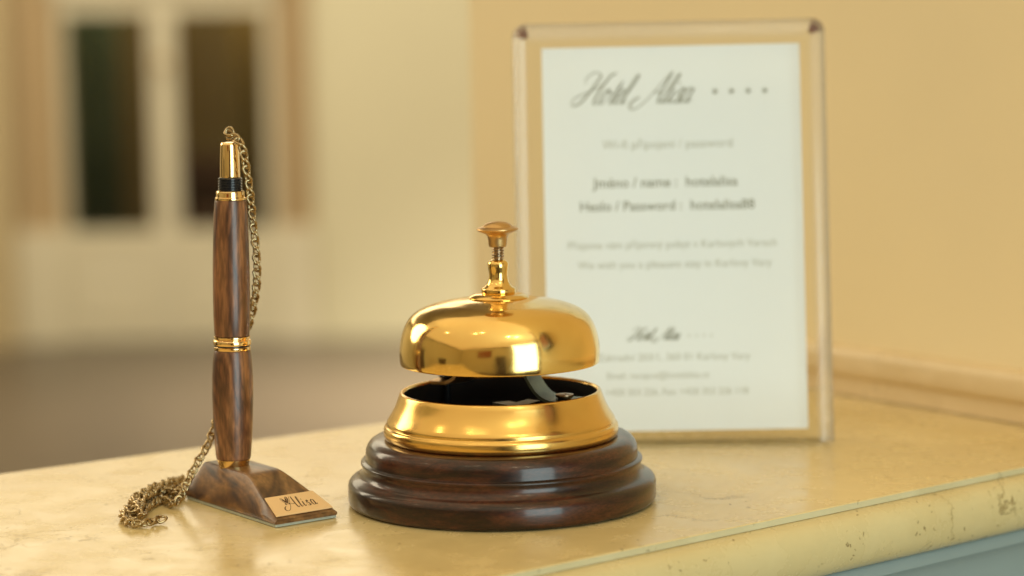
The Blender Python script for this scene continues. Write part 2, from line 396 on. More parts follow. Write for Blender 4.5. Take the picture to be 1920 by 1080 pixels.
# ------------------------------------------------------------------ counter (marble ledge)
FD = Vector((0.7698, 0.6383, 0)); FN = Vector((0.6383, -0.7698, 0))      # front edge direction / outward normal
BD = Vector((0.8134, 0.5817, 0)); BN = Vector((-0.5817, 0.8134, 0))      # back edge
F0 = FN * 0.0900
B0 = Vector((-0.194, 0.0684, 0))
def line_x(p, d, q, e):
    # intersection parameter on p + t d with q + s e
    den = d.x * e.y - d.y * e.x
    return ((q.x - p.x) * e.y - (q.y - p.y) * e.x) / den
WB = wallpt(0, 0.0, 0)
tF = line_x(F0, FD, WB, WD); tB = line_x(B0, BD, WB, WD)
FR = F0 + FD * (tF + .02); FL = F0 - FD * 0.62
BR = B0 + BD * tB; BL = B0 - BD * 0.42
counter = empty('reception_counter', (0, 0, 0))
tag(counter, 'cream marble ledge with rounded front edge under the bell, pen and sign', 'counter')
def counter_slab(name, zt, zb, front_out, prof_front, prof_back):
    bm = bmesh.new()
    # profile: front edge points and back edge points, swept along the ledge
    def row(Fp, Bp):
        pts = [Fp + FN * n + Vector((0, 0, z)) for n, z in prof_front]
        pts += [Bp + BN * n + Vector((0, 0, z)) for n, z in prof_back]
        return [bm.verts.new(p) for p in pts]
    rows = []
    for t in [i / 12 for i in range(13)]:
        rows.append(row(FL.lerp(FR, t), BL.lerp(BR, t)))
    n = len(rows[0])
    for a, b in zip(rows[:-1], rows[1:]):
        for i in range(n):
            bm.faces.new((a[i], a[(i + 1) % n], b[(i + 1) % n], b[i]))
    bm.faces.new(rows[0][::-1]); bm.faces.new(rows[-1])
    o = build(name, bm, [M_marble, M_edge_cool], counter, smooth=30)
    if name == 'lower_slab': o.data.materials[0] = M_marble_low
    if name == 'top_slab':
        for p in o.data.polygons:
            if p.normal.z < .3 and p.normal.dot(FN) > .6: p.material_index = 1
    return o
counter_slab('top_slab', 0, 0, 0,
    [(-.0005, 0.0), (-.0001, -.0003), (0, -.0024), (-.0012, -.0025)],
    [(-.004, -.0025), (0, -.0022), (0, -.0008), (-.0008, 0.0)])
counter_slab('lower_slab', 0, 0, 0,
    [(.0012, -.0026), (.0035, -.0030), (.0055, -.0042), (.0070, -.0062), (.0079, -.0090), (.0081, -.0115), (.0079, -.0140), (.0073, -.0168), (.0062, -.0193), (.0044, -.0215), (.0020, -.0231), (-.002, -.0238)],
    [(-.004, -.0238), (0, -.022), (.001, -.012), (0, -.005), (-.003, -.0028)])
# painted front of the counter with mouldings
bm = bmesh.new()
cp = [(-.006, -.0240), (-.0014, -.0242), (-.0004, -.0254), (-.0004, -.0290), (-.0020, -.0303), (-.0038, -.0333), (-.0047, -.0378), (-.0047, -.0443), (-.0032, -.0450),
      (-.0032, -.0482), (-.0057, -.0525), (-.0100, -.0620), (-.012, -.075), (-.0125, -.09), (-.0125, -1.00), (-.004, -1.003), (-.004, -1.10)]
extrude_profile(bm, cp, FL, FR, FN)
build('painted_front', bm, M_cab, counter, smooth=50)
bm = bmesh.new()
extrude_profile(bm, [(-.006, -.0220), (-.006, -1.10)], BL, BR, BN)
build('back_panel', bm, M_paint, counter, smooth=0)

# stone upstand moulding on the wall above the counter
bm = bmesh.new()
up = [(0.0, .0225), (.0035, .0225), (.0056, .0212), (.0064, .0188), (.0062, .0120), (.0052, .0098), (.0034, .0085), (.0028, .0060), (.0028, .0004), (.0, .0004)]
extrude_profile(bm, up, wallpt(.19, 0, 0), wallpt(L_ - .02, 0, 0), WN)
upm = build('wall_moulding', bm, marble("cream_stone_trim", (.80, .64, .40), .35, .3), smooth=40)
tag(upm, 'low cream stone moulding where the ochre wall meets the counter', 'moulding')

# ------------------------------------------------------------------ service bell
AX = (0, 0)
bell = empty('service_bell', (0, 0, 0))
tag(bell, 'polished brass call bell on a round stepped dark wooden base', 'bell')
wb = [(0, .0004), (.0536, .0004), (.0546, .0010), (.0550, .0022), (.0550, .0070), (.0547, .0081), (.0540, .0090), (.0530, .0096), (.0519, .0100), (.0509, .0106), (.0502, .0115), (.0498, .0126), (.0497, .0136), (.0499, .0144),
      (.0502, .0149), (.0502, .0154), (.0499, .0157), (.0490, .0158), (.0486, .0161), (.0485, .0170), (.0485, .0185), (.0483, .0200), (.0477, .0213), (.0468, .0224), (.0456, .0231), (.0440, .0235),
      (.0405, .0235), (.0360, .0235), (0, .0235)]
build('wooden_base', lathe(wb, 192), M_mahog, bell, smooth=45)
rg = [(.0405, .0234), (.0414, .0237), (.0418, .0247), (.0418, .0268), (.0416, .0277), (.0411, .0282), (.0407, .0284), (.0406, .0287), (.0407, .0290), (.0405, .0298), (.0398, .0310), (.0388, .0325), (.0379, .0342),
      (.0371, .0360), (.0364, .0380), (.0359, .0394), (.0356, .0399), (.0351, .0401), (.0346, .0399), (.0343, .0393)]
ring = build('brass_ring', lathe(rg, 192), M_brass2, bell, smooth=50)
build('ring_lining', lathe([(.0343, .0393), (.0345, .0375), (.0352, .0350), (.0362, .0320), (.0372, .0300), (.0372, .0238)], 128), M_darkin, ring, smooth=50)
dm = [(.0024, .0734), (.0080, .0733), (.0110, .0730), (.0145, .0726), (.0185, .0719), (.0225, .0711), (.0262, .0699), (.0290, .0686), (.0313, .0668), (.0330, .0645), (.0342, .0618), (.0350, .0589),
      (.0355, .0556), (.0356, .0527), (.0355, .0506), (.0353, .0499), (.0349, .0499), (.0347, .0505)]
dm = [(v.x, v.y) for v in crom([Vector((a, b)) for a, b in dm], 4)]
inner = [(.0346, .0520), (.0343, .0570), (.0333, .0612), (.0310, .0648), (.0275, .0676), (.0220, .0700), (.0150, .0716), (.0024, .0723)]
dome = build('dome', lathe(dm + inner, 224), M_brass, bell, smooth=60)
cl = [(.0024, .0729), (.0106, .0729), (.0107, .0733), (.0103, .0737), (.0090, .0743), (.0080, .0746), (.0024, .0748)]
build('collar', lathe(cl, 128), M_brass, dome, smooth=40)
fn = [(.0001, .0746), (.0059, .0746), (.0061, .0749), (.0061, .0762), (.0059, .0766), (.0050, .0770), (.0043, .0778), (.0037, .0788), (.0034, .0800), (.0033, .0812), (.0034, .0825), (.0036, .0838), (.0037, .0848),
      (.0036, .0856), (.0031, .0862), (.0022, .0866), (.0014, .0866), (0, .0866)]
fn = [(a * 1.0, b) for a, b in fn]
build('finial', lathe(fn, 96), M_brass, bell, smooth=40)
# plunger (leans very slightly)
pl = empty('plunger', (0, 0, 0)); pl.parent = bell
bm = bmesh.new(); lathe([(0, .0855), (.0014, .0855), (.0014, .0925), (0, .0925)], 32, bm=bm)
helix = [(.0019 * math.cos(t), .0019 * math.sin(t), .0868 + t / (2 * math.pi) * .00100) for t in [i * .2 for i in range(0, 142)]]
sp = build('spring', tube(bmesh.new(), helix, .00030, 8), M_screw, pl)
build('stem', bm, M_screw, pl)
bt = [(0, .0911), (.0028, .0911), (.0031, .0913), (.0033, .0922), (.0034, .0938), (.0036, .0949), (.0042, .0957), (.0058, .0963), (.0071, .0969), (.0075, .0973), (.0074, .0977), (.0065, .0981),
      (.0054, .0983), (.0050, .0988), (.0042, .0994), (.0028, .0999), (.0012, .1001), (0, .10015)]
build('push_button', lathe(bt, 96), M_brass3, pl, smooth=40)
pl.rotation_euler = (0, R(-0.0), 0)

# bridge strap inside the ring that carries the dome
mech = empty('bridge_strap', (0, 0, 0)); mech.parent = bell
def strap(path, wdir, half, th):
    """flat bar along path, width along wdir"""
    pts = crom(path, 8); wdir = Vector(wdir).normalized(); bm = bmesh.new(); rows = []
    for i, p in enumerate(pts):
        t = (pts[min(i + 1, len(pts) - 1)] - pts[max(i - 1, 0)]).normalized()
        w = (wdir - t * wdir.dot(t)).normalized(); n = t.cross(w) * th / 2
        rows.append([bm.verts.new(p + w * half + n), bm.verts.new(p - w * half + n), bm.verts.new(p - w * half - n), bm.verts.new(p + w * half - n)])
    for a, b in zip(rows[:-1], rows[1:]):
        for k in range(4): bm.faces.new((a[k], a[(k + 1) % 4], b[(k + 1) % 4], b[k]))
    bm.faces.new(rows[0][::-1]); bm.faces.new(rows[-1])
    return bm
sw = (0.35, 0.94, 0)
build('strap_arm', strap([(.0290, -.004, .0360), (.0235, -.003, .0362), (.0185, -.002, .0368), (.0145, -.001, .0395), (.0112, 0, .0450), (.0085, 0, .0515), (.0060, 0, .0580), (0, 0, .0600)], sw, .0064, .0011), M_steel, mech, smooth=40)
build('strap_arm', strap([(0, 0, .0600), (-.006, .006, .0575), (-.0100, .012, .0500), (-.0125, .0175, .0430), (-.0160, .0225, .0400), (-.0200, .0255, .0396), (-.0240, .0275, .0397)], (.78, .62, 0), .0050, .0012), M_brass3, mech, smooth=40)
build('centre_post', lathe([(0, .0560), (.0022, .0560), (.0022, .0590), (.0022, .0730), (0, .0730)], 32), M_darkin, mech)
def screw(x, y, z, r, m, shaft):
    bm = lathe([(0, z - shaft), (r * .42, z - shaft), (r * .42, z), (r * .70, z + .0001), (r * .98, z + .0010), (r, z + .0014), (r * .96, z + .0018), (r * .6, z + .0020), (r * .22, z + .00205), (r * .18, z + .0016), (0, z + .0016)], 40, center=(x, y, 0))
    return build('screw', bm, m, mech, smooth=40)
screw(.0228, -.0030, .0367, .0033, M_screw, .010)
screw(-.0196, .0255, .0402, .0031, M_black, .014)
# hammer lever down in the ring
build('hammer_lever', strap([(.0000, .004, .0345), (.004, -.004, .0350), (.009, -.010, .0352), (.013, -.016, .0345)], (1, .5, 0), .0032, .0012), M_dkst, mech, smooth=40)
build('striker', strap([(.0020, -.0200, .0330), (.0030, -.0140, .0346), (.0075, -.0060, .0350), (.0120, .0000, .0352)], (1, -.4, 0), .0028, .0020), M_dkst, mech, smooth=40)

# ------------------------------------------------------------------ desk pen holder
BU = Vector((-0.577, 0.817, 0)).normalized(); BV = Vector((0.79, 0.613, 0)).normalized()
BO = Vector((-0.0672, -0.0335, 0))
def bp_(u, v, z): return Vector((BO.x + BU.x * u + BV.x * v, BO.y + BU.y * u + BV.y * v, z))
holder = empty('pen_holder', BO, (0, 0, math.atan2(-BU.y, -BU.x)))
tag(holder, 'wedge shaped walnut pen stand with a pale engraved name plaque', 'pen stand')
# work in holder-local coordinates: x = -u (towards plaque end), y = v-ish
A_ = math.atan2(-BU.y, -BU.x)
def loc_(u, v, z):
    p = bp_(u, v, z) - BO
    return Vector((p.x * math.cos(-A_) - p.y * math.sin(-A_), p.x * math.sin(-A_) + p.y * math.cos(-A_), p.z))
secs = [  # u, half bottom, half top, z top
    (-.0002, .0127, .0122, .0026), (.0060, .0127, .0109, .0055), (.0120, .0127, .0096, .0083), (.0180, .0127, .0083, .0111), (.0225, .0127, .0073, .0131), (.0250, .0127, .0069, .0140), (.0280, .0127, .0068, .0145),
    (.0560, .0127, .0068, .0146), (.0580, .0127, .0070, .0141), (.0655, .0127, .0112, .0045)]
def skew(z): return -.0016 * max(0.0, min(1.0, (z - .003) / .0115))
bm = bmesh.new(); rows = []
PADZ = .0011
for u, hb, ht, zt in secs:
    c = .0005
    rows.append([bm.verts.new(loc_(u, v + skew(z), z)) for v, z in ((-hb + c, PADZ), (-hb, PADZ + .0004), (-hb, PADZ + min(.0022, (zt - PADZ) * .6)), (-ht - .0003, zt - .0004), (-ht + .0003, zt), (ht - .0003, zt), (ht + .0003, zt - .0004), (hb, PADZ + min(.0022, (zt - PADZ) * .6)), (hb, PADZ + .0004), (hb - c, PADZ))])
for a, b in zip(rows[:-1], rows[1:]):
    n = len(a)
    for i in range(n): bm.faces.new((a[i], a[(i + 1) % n], b[(i + 1) % n], b[i]))
bm.faces.new(rows[0][::-1]); bm.faces.new(rows[-1])
ed = [e for e in bm.edges if all(v in rows[0] for v in e.verts)]
bmesh.ops.bevel(bm, geom=ed, offset=.0004, segments=2, affect='EDGES')
build('block', bm, M_walnut, holder, smooth=28)
bm = bmesh.new()
fv = [loc_(u, v, z) for z in (.0002, PADZ) for u, v in ((.0004, -.0124), (.0004, .0124), (.0650, .0124), (.0650, -.0124))]
vs = [bm.verts.new(p) for p in fv]
for f in ((3, 2, 1, 0), (4, 5, 6, 7), (0, 1, 5, 4), (1, 2, 6, 5), (2, 3, 7, 6), (3, 0, 4, 7)): bm.faces.new([vs[i] for i in f])
build('base_pad', bm, M_felt, holder, smooth=0)
# plaque lies on the slope
def slope_z(u):
    for (u0, _, _, z0), (u1, _, _, z1) in zip(secs[:-1], secs[1:]):
        if u0 <= u <= u1: return z0 + (z1 - z0) * (u - u0) / (u1 - u0)
    return secs[0][3]
PU0, PU1, PH0, PH1 = .0012, .0109, .0116, .0098
def plq(a, b, lift):   # a: across -1..1 ; b: 0 bottom .. 1 top
    u = PU0 + (PU1 - PU0) * b
    h = PH0 + (PH1 - PH0) * b
    z0, z1 = slope_z(PU0), slope_z(PU1)
    return loc_(u, a * h + skew(z0 + (z1 - z0) * b), z0 + (z1 - z0) * b + .0002 + lift)
bm = bmesh.new()
vs = [bm.verts.new(plq(a, b, l)) for l in (0, .0006) for a, b in ((-1, 0), (1, 0), (1, 1), (-1, 1))]
for f in ((3, 2, 1, 0), (4, 5, 6, 7), (0, 1, 5, 4), (1, 2, 6, 5), (2, 3, 7, 6), (3, 0, 4, 7)): bm.faces.new([vs[i] for i in f])
bmesh.ops.bevel(bm, geom=list(bm.edges), offset=.00012, segments=1, affect='EDGES')
plaque = build('name_plaque', bm, M_plaque, holder, smooth=0)
tag(plaque, label='pale peach wooden plaque engraved with a name in script')

# --- script lettering drawn as pen strokes (x, y) ; x-height 1
def ribbon(bm, pts, mapf, wmin, wmax, slant_dir=Vector((-.35, -1)).normalized()):
    pts = crom([Vector(p) for p in pts], 7); rows = []
    for i, p in enumerate(pts):
        t = (pts[min(i + 1, len(pts) - 1)] - pts[max(i - 1, 0)])
        if t.length < 1e-9: continue
        t.normalize(); n = Vector((-t.y, t.x))
        k = max(0.0, t.dot(slant_dir)); e = min(1, min(i, len(pts) - 1 - i) / 3)
        w = (wmin + (wmax - wmin) * k ** 1.5) * (.35 + .65 * e)
        a, b = p + n * w, p - n * w
        rows.append((bm.verts.new(mapf(a.x, a.y)), bm.verts.new(mapf(b.x, b.y))))
    for a, b in zip(rows[:-1], rows[1:]): bm.faces.new((a[0], a[1], b[1], b[0]))
def shear(strokes, dx, k=0.45): return [[(x + dx + y * k, y) for x, y in s] for s in strokes]
L_a = [[(.62, .82), (.40, 1.0), (.12, .82), (.0, .42), (.12, .06), (.34, .02), (.56, .35), (.68, .92)], [(.68, .98), (.60, .45), (.62, .08), (.78, .02), (1.0, .28)]]
L_l = [[(.0, .25), (.28, .95), (.42, 1.75), (.30, 1.95), (.17, 1.6), (.10, .7), (.14, .08), (.30, .02), (.50, .28)]]
L_i = [[(.0, .28), (.16, .72), (.22, .98)], [(.22, .98), (.15, .4), (.20, .05), (.36, .03), (.52, .28)], [(.26, 1.40), (.27, 1.32), (.26, 1.27)]]
L_s = [[(.0, .28), (.22, .80), (.40, 1.02), (.54, .92), (.52, .78)], [(.40, 1.02), (.27, .85), (.34, .62), (.52, .40), (.50, .12), (.30, .01), (.10, .06), (.06, .2)]]
L_s2 = [[(.30, .01), (.60, .06), (.82, .30)]]
L_o = [[(.40, .98), (.12, .85), (.02, .42), (.16, .05), (.42, .08), (.60, .48), (.50, .88), (.34, .98), (.44, .78), (.70, .72), (.86, .8)]]
L_t = [[(.10, .35), (.28, .9), (.36, 1.55)], [(.36, 1.55), (.24, .7), (.26, .08), (.42, .03), (.60, .28)], [(.05, 1.08), (.55, 1.12)]]
L_e = [[(.04, .38), (.40, .52), (.50, .82), (.34, 1.0), (.12, .82), (.04, .42), (.18, .05), (.42, .05), (.66, .30)]]
L_A = [[(-1.25, .45), (-1.62, .25), (-1.75, -.12), (-1.45, -.38), (-.95, -.28), (-.45, .25), (.0, 1.1), (.35, 1.85), (.52, 2.15)],
       [(.52, 2.15), (.50, 1.4), (.56, .5), (.70, .05), (.90, .05), (1.05, .28)], [(-.30, .85), (.1, .72), (.62, .86)]]
L_H = [[(-.75, 1.35), (-1.0, 1.75), (-.55, 2.15), (.05, 2.05), (.25, 1.85), (.12, 1.2), (-.08, .5), (-.42, .02), (-.95, -.05), (-1.15, .3), (-.85, .55), (-.3, .75), (.5, 1.1), (1.15, 1.55)],
       [(1.6, 2.1), (1.15, 1.9), (.92, 1.2), (.86, .4), (1.0, .03), (1.25, .05), (1.45, .3)]]
def word_Alisa(k=.45, sp=1.0):
    s = shear(L_A, 0, k); x = 1.0 + (sp - 1) * .6
    for L, w in ((L_l, .46), (L_i, .52), (L_s + L_s2, .74), (L_a, .95)):
        s += shear(L, x, k); x += w * sp
    return s, x
def word_Hotel(k=.45):
    s = shear(L_H, 0, k); x = 1.40
    for L, w in ((L_o, .84), (L_t, .56), (L_e, .62), (L_l, .5)):
        s += shear(L, x, k); x += w
    return s, x
# plaque word with a small butterfly above the flourish
bm = bmesh.new()
sA, wA = word_Alisa(.15, 1.45)
def shear_back(s, k): return [[(x + y * k, y) for x, y in st] for st in s]
sA = [[(x - .35 if min(p[0] for p in st) < -1 else x, y) for x, y in st] for st in sA]
butterfly = [[(-.95, 1.05), (-.70, 1.5), (-.50, 1.95)], [(-.95, 1.05), (-1.45, 1.35), (-1.65, 1.95), (-1.25, 1.85), (-.92, 1.3), (-.8, 1.1)], [(-.90, 1.1), (-.62, 1.9), (-.2, 2.15), (-.15, 1.7), (-.5, 1.25), (-.85, 1.05)],
             [(-1.0, 1.0), (-1.3, .92), (-1.18, .72), (-.93, .95)], [(-.88, 1.0), (-.5, 1.0), (-.55, .76), (-.86, .92)], [(-1.4, 1.7), (-1.2, 1.5), (-1.0, 1.2)], [(-.35, 1.9), (-.55, 1.6), (-.8, 1.2)]]
def plmap(x, y): return plq((x + 2.2) / 7.6 * 1.36 - .58, (y + .4) / 3.5 + .14, .00066)
for st in sA + butterfly: ribbon(bm, st, plmap, .034, .115, Vector((-.1, -1)).normalized())
build('engraved_name', bm, M_ink, plaque, smooth=0)

# ------------------------------------------------------------------ pen with chain
PX, PY, PZ = -.0958, .0005, .0147
pen = empty('desk_pen', (PX, PY, PZ), (0, R(1.05), 0))
tag(pen, 'upright turned walnut pen with gold bands and a brass chain, standing in the wooden stand', 'pen')
K = .0001905   # metres per photo pixel at the pen
def py(y): return (874 - y) * .00019055 - .0007
def prof(lst): return [(r * K, py(y)) for r, y in lst]
build('foot_collar', lathe(prof([(0, 877.5), (26.5, 877.5), (27, 876), (29.5, 866), (31, 861), (31.2, 859.5), (0, 859.5)]), 96), M_gold, pen, smooth=40)
lw = [(29, 860), (32, 858), (33.2, 850), (35.2, 820), (37.2, 780), (38.2, 740), (38, 705), (36.5, 675), (34.6, 657), (33.6, 654), (30, 653.2)]
build('lower_barrel', lathe(prof(lw), 128), M_penwood, pen, smooth=40)
build('centre_band', lathe(prof([(30, 653.4), (33.6, 653), (34, 651), (34, 648), (32.8, 647), (32.4, 646)]), 96), M_gold, pen, smooth=40)
build('seal_ring', lathe(prof([(31, 647), (33.2, 646.8), (33.2, 643.8), (31, 643.6)]), 96), M_black, pen, smooth=40)
build('centre_band', lathe(prof([(31, 643.8), (34.6, 643.6), (35.2, 642), (35.2, 636), (34.2, 634.4), (31.8, 633.8), (31.5, 632.4), (33.2, 631.4), (33.6, 629.5), (33.2, 627.8), (29, 627)]), 96), M_gold, pen, smooth=40)
uw = [(29, 627.2), (32.2, 626.5), (33, 620), (34.2, 590), (34.6, 550), (34.3, 500), (33.2, 450), (31.3, 400), (29.6, 378), (28.8, 374), (25, 373.2)]
build('upper_barrel', lathe(prof(uw), 128), M_penwood, pen, smooth=40)
build('neck_ring', lathe(prof([(24, 373.4), (28.2, 373.2), (28.6, 371.5), (28.0, 369), (26.6, 368), (26.2, 366), (26.2, 359), (25.4, 357), (20, 356.6)]), 96), M_gold, pen, smooth=40)
th = []
for i in range(5):
    y = 356 - i * 4.9
    th += [(20.6, y), (22.4, y - 1.2), (22.4, y - 3.0), (20.6, y - 4.0)]
build('threaded_neck', lathe(prof([(18, 357)] + th + [(19.5, 331.5), (12, 331)]), 96), M_black, pen, smooth=25)
build('tip_cap', lathe(prof([(12, 331.6), (18.4, 331.4), (18.7, 330), (18.2, 300), (17.2, 272), (16.6, 268.6), (15, 267), (5, 266), (0, 265.8)]), 96), M_gold, pen, smooth=35)

# chain -------------------------------------------------------------
def link(bm, c, t, n, ln, wd, r):
    """one oval chain link: centre c, long axis t, plane normal n"""
    t = t.normalized(); n = (n - t * n.dot(t)).normalized(); s = t.cross(n)
    a, b = ln / 2 - r, wd / 2 - r
    pts = []
    for k in range(20):
        q = 2 * math.pi * k / 20
        ct, st = math.cos(q), math.sin(q)
        # twisted: the two ends lean opposite ways like a curb link
        pts.append(c + t * a * ct + s * b * math.copysign(abs(st) ** .85, st) + n * (.42 * b) * math.sin(2 * q) * .6)
    tube(bm, pts, r, 7, closed=True)
def chain(bm, path, pitch=.00270, ln=.0046, wd=.0034, r=.00050, jig=0.15, view=Vector((0, -1, .15))):
    pts = crom(path, 16); acc = 0; out = [(pts[0], pts[1] - pts[0])]
    for a, b in zip(pts[:-1], pts[1:]):
        d = (b - a).length
        while acc + d >= pitch:
            f = (pitch - acc) / d; a = a.lerp(b, f); d = (b - a).length; acc = 0
            out.append((a.copy(), b - a if (b - a).length > 1e-7 else out[-1][1]))
        acc += d
    for i, (p, t) in enumerate(out):
        t = t.normalized(); v = (view - t * view.dot(t))
        if v.length < 1e-3: v = t.orthogonal()
        ang = R(38 if i % 2 else -38) + random.uniform(-jig, jig)
        n = Matrix.Rotation(ang, 3, t) @ v.normalized()
        tt = (Matrix.Rotation(R(11), 3, v.normalized()) @ t)
        link(bm, p, tt, n, ln, wd, r)
P = Vector((PX, PY, PZ))
Mi = (Matrix.Translation((PX, PY, PZ)) @ Euler((0, R(1.05), 0)).to_matrix().to_4x4()).inverted()
bm = bmesh.new()
hang = [(-0.0936, 0.0, 0.1328), (-0.0917, -0.001, 0.1314), (-0.0897, -0.003, 0.1295), (-0.0884, -0.003, 0.1254), (-0.0877, -0.002, 0.1197), (-0.0871, 0.0, 0.113), (-0.0867, 0.002, 0.1043), (-0.0862, 0.003, 0.0967), (-0.0857, 0.003, 0.0891), (-0.0858, 0.004, 0.0823), (-0.0867, 0.006, 0.0754), (-0.0882, 0.009, 0.0693), (-0.0901, 0.011, 0.0633), (-0.0958, 0.013, 0.0495), (-0.1009, 0.012, 0.0342), (-0.1037, 0.009, 0.026), (-0.1058, 0.006, 0.0205), (-0.1085, 0.002, 0.0160), (-0.1108, -0.001, 0.0118), (-0.1124, -0.004, 0.0086), (-0.1138, -0.0055, 0.0050), (-0.1159, -0.006, 0.0025)]
heap1 = [(-.1159, -.006, .0025), (-.1180, -.0045, .0019), (-.1205, .0010, .0019), (-.1245, .0020, .0020), (-.1285, .0000, .0022), (-.1315, -.0080, .0020), (-.1325, -.0190, .0018), (-.1305, -.0300, .0018), (-.1265, -.0370, .0018), (-.1222, -.0370, .0019), (-.1188, -.0320, .0018), (-.1165, -.0300, .0018)]
heap2 = [(-.1165, .0420, .0018), (-.1190, .0330, .0019), (-.1212, .0230, .0022), (-.1238, .0150, .0030), (-.1268, .0070, .0045), (-.1290, -.0030, .0040), (-.1290, -.0150, .0042), (-.1262, -.0260, .0038), (-.1235, -.0320, .0035)]
heap3 = [(-.1175, .0150, .0030), (-.1215, .0090, .0042), (-.1250, .0000, .0050), (-.1272, -.0100, .0045), (-.1268, -.0200, .0040), (-.1295, -.0240, .0035)]
heap4 = [(-.1165, .0040, .0040), (-.1190, .0060, .0042), (-.1230, .0065, .0048), (-.1270, -.0010, .0060), (-.1305, -.0080, .0045), (-.1300, -.0170, .0045)]
heap5 = [(-.1185, .0300, .0040), (-.1208, .0220, .0050), (-.1235, .0120, .0058), (-.1262, .0020, .0062), (-.1275, -.0060, .0060)]
chain(bm, hang + heap1[1:])
heap6 = [(p[0] + .0012, p[1] - .002, .0018) for p in heap3]; heap7 = [(p[0] - .001, p[1] + .006, .0019) for p in heap4]
chain(bm, heap6, jig=.8, pitch=.0024); chain(bm, heap7, jig=.8, pitch=.0024)
chain(bm, heap2, jig=.6); chain(bm, heap3, jig=.8, pitch=.0024); chain(bm, heap4, jig=.8, pitch=.0024); chain(bm, heap5, jig=.8, pitch=.0024)
bmesh.ops.transform(bm, matrix=Mi, verts=bm.verts)
build('chain', bm, M_chain, pen, smooth=60)
bm = bmesh.new()
eye = [Vector((-.0936 + .0014 * math.cos(q), .0002 + .0003 * math.sin(q), .1328 + .0021 * math.sin(q))) for q in [2 * math.pi * k / 24 for k in range(24)]]
tube(bm, eye, .00048, 8, closed=True)
bmesh.ops.transform(bm, matrix=Mi, verts=bm.verts)
build('eyelet', bm, M_chain, pen, smooth=60)

# ------------------------------------------------------------------ acrylic sign holder and sheet
SR = Vector((0.1324, 0.1010, 0.0012)); PSI, LEAN, TILT = R(1.5), R(9.5), R(-0.25)
sign = empty('acrylic_sign_holder', SR, (-LEAN, TILT, -PSI))
tag(sign, 'clear thick acrylic sign holder standing behind the bell', 'sign holder')
HW, HH = .1258, .1702
def panel(name, y0, y1):
    bm = bmesh.new()
    box(bm, -HW, 0, y0, y1, 0, HH)
    es = [e for e in bm.edges if max(v.co.z for v in e.verts) > .01]
    bmesh.ops.bevel(bm, geom=es, offset=.0054, segments=8, affect='EDGES', profile=.5)
    bm.faces.ensure_lookup_table()
    o = build(name, bm, [M_acr, M_acre], sign, smooth=50)
    for p in o.data.polygons:
        big = p.area > .01
        p.material_index = 0 if big else 1
        p.use_smooth = not big
    return o
panel('front_panel', -.0060, .0050)
panel('back_panel', .0062, .0172)
for x in (-HW + .0045, -.0045):
    bm = bmesh.new()
    bmesh.ops.create_cone(bm, cap_ends=True, segments=32, radius1=.0019, radius2=.0019, depth=.0026)
    bmesh.ops.rotate(bm, verts=bm.verts, matrix=Matrix.Rotation(R(90), 3, 'X'))
    bmesh.ops.translate(bm, verts=bm.verts, vec=(x, .0010, HH - .0042))
    build('corner_magnet', bm, M_magnet, sign, smooth=40)
bm = bmesh.new()
vs = []
box(bm, -HW + .004, -.004, .012, .0135, .0005, .030, bev=.0004)
ft = build('rear_foot', bm, [M_acr, M_acre], sign, smooth=50); ft.rotation_euler = (R(-35), 0, 0); ft.location = (0, -.003, .004)
for p in ft.data.polygons: p.material_index = 0 if p.area > .001 else 1

sheet = empty('printed_sheet', SR, (-LEAN, TILT, -PSI))
tag(sheet, 'white information sheet with grey printed lines inside the clear holder', 'paper sheet')
QX0, QX1, QZ0, QZ1 = -.1141, -.0098, .0052, .1610
bm = bmesh.new(); box(bm, QX0, QX1, .00535, .00560, QZ0, QZ1)
paper = build('paper', bm, M_paper, sheet, smooth=0)
YT = .00530
def sx(px, py_):
    l = 1014 + (py_ - 85) * .0125; r_ = 1493 + (py_ - 85) * .032
    return QX0 + (px - l) / (r_ - l) * (QX1 - QX0)
def sz(py_): return QZ1 - (py_ - 83) / (805.5 - 83) * (QZ1 - QZ0)
def typeset(text, x0, x1, yc, m, bold=0.0, name='printed_line'):
    cu = bpy.data.curves.new('t', 'FONT'); cu.body = text; cu.size = 1.0; cu.offset = bold
    cu.resolution_u = 3
    to = bpy.data.objects.new('t', cu); COL.objects.link(to)
    bpy.context.view_layer.update()
    dg = bpy.context.evaluated_depsgraph_get()
    me = bpy.data.meshes.new_from_object(to.evaluated_get(dg))
    bpy.data.objects.remove(to); bpy.data.curves.remove(cu)
    xs = [v.co.x for v in me.vertices]; a, b = min(xs), max(xs)
    X0, X1 = sx(x0, yc), sx(x1, yc); k = (X1 - X0) / (b - a)
    kz = min(k, .0050) if not bold else min(k, .0056)
    for v in me.vertices:
        v.co = Vector((X0 + (v.co.x - a) * k, YT, sz(yc) + (v.co.y - .33) * kz))
    me.materials.append(m); o = bpy.data.objects.new(name, me); COL.objects.link(o); o.parent = sheet
    return o
typeset("Wi-fi připojení / password", 1127, 1370, 268, M_printl)
typeset("Jméno / name :  hotelalisa", 1108, 1380, 340, M_print, .012)
typeset("Heslo / Password :  hotelalisa88", 1085, 1412, 384, M_print, .012)
typeset("Přejeme vám příjemný pobyt v Karlových Varech", 1062, 1454, 457, M_printl)
typeset("We wish you a pleasant stay in Karlovy Vary", 1080, 1445, 494, M_printl)
typeset("Zahradní 203/1, 360 01 Karlovy Vary", 1118, 1405, 668, M_printl)
typeset("Email: recepce@hotelalisa.cz", 1135, 1328, 702, M_printl)
typeset("Tel: +420 353 226, Fax: +420 353 226 118", 1100, 1402, 733, M_printl)
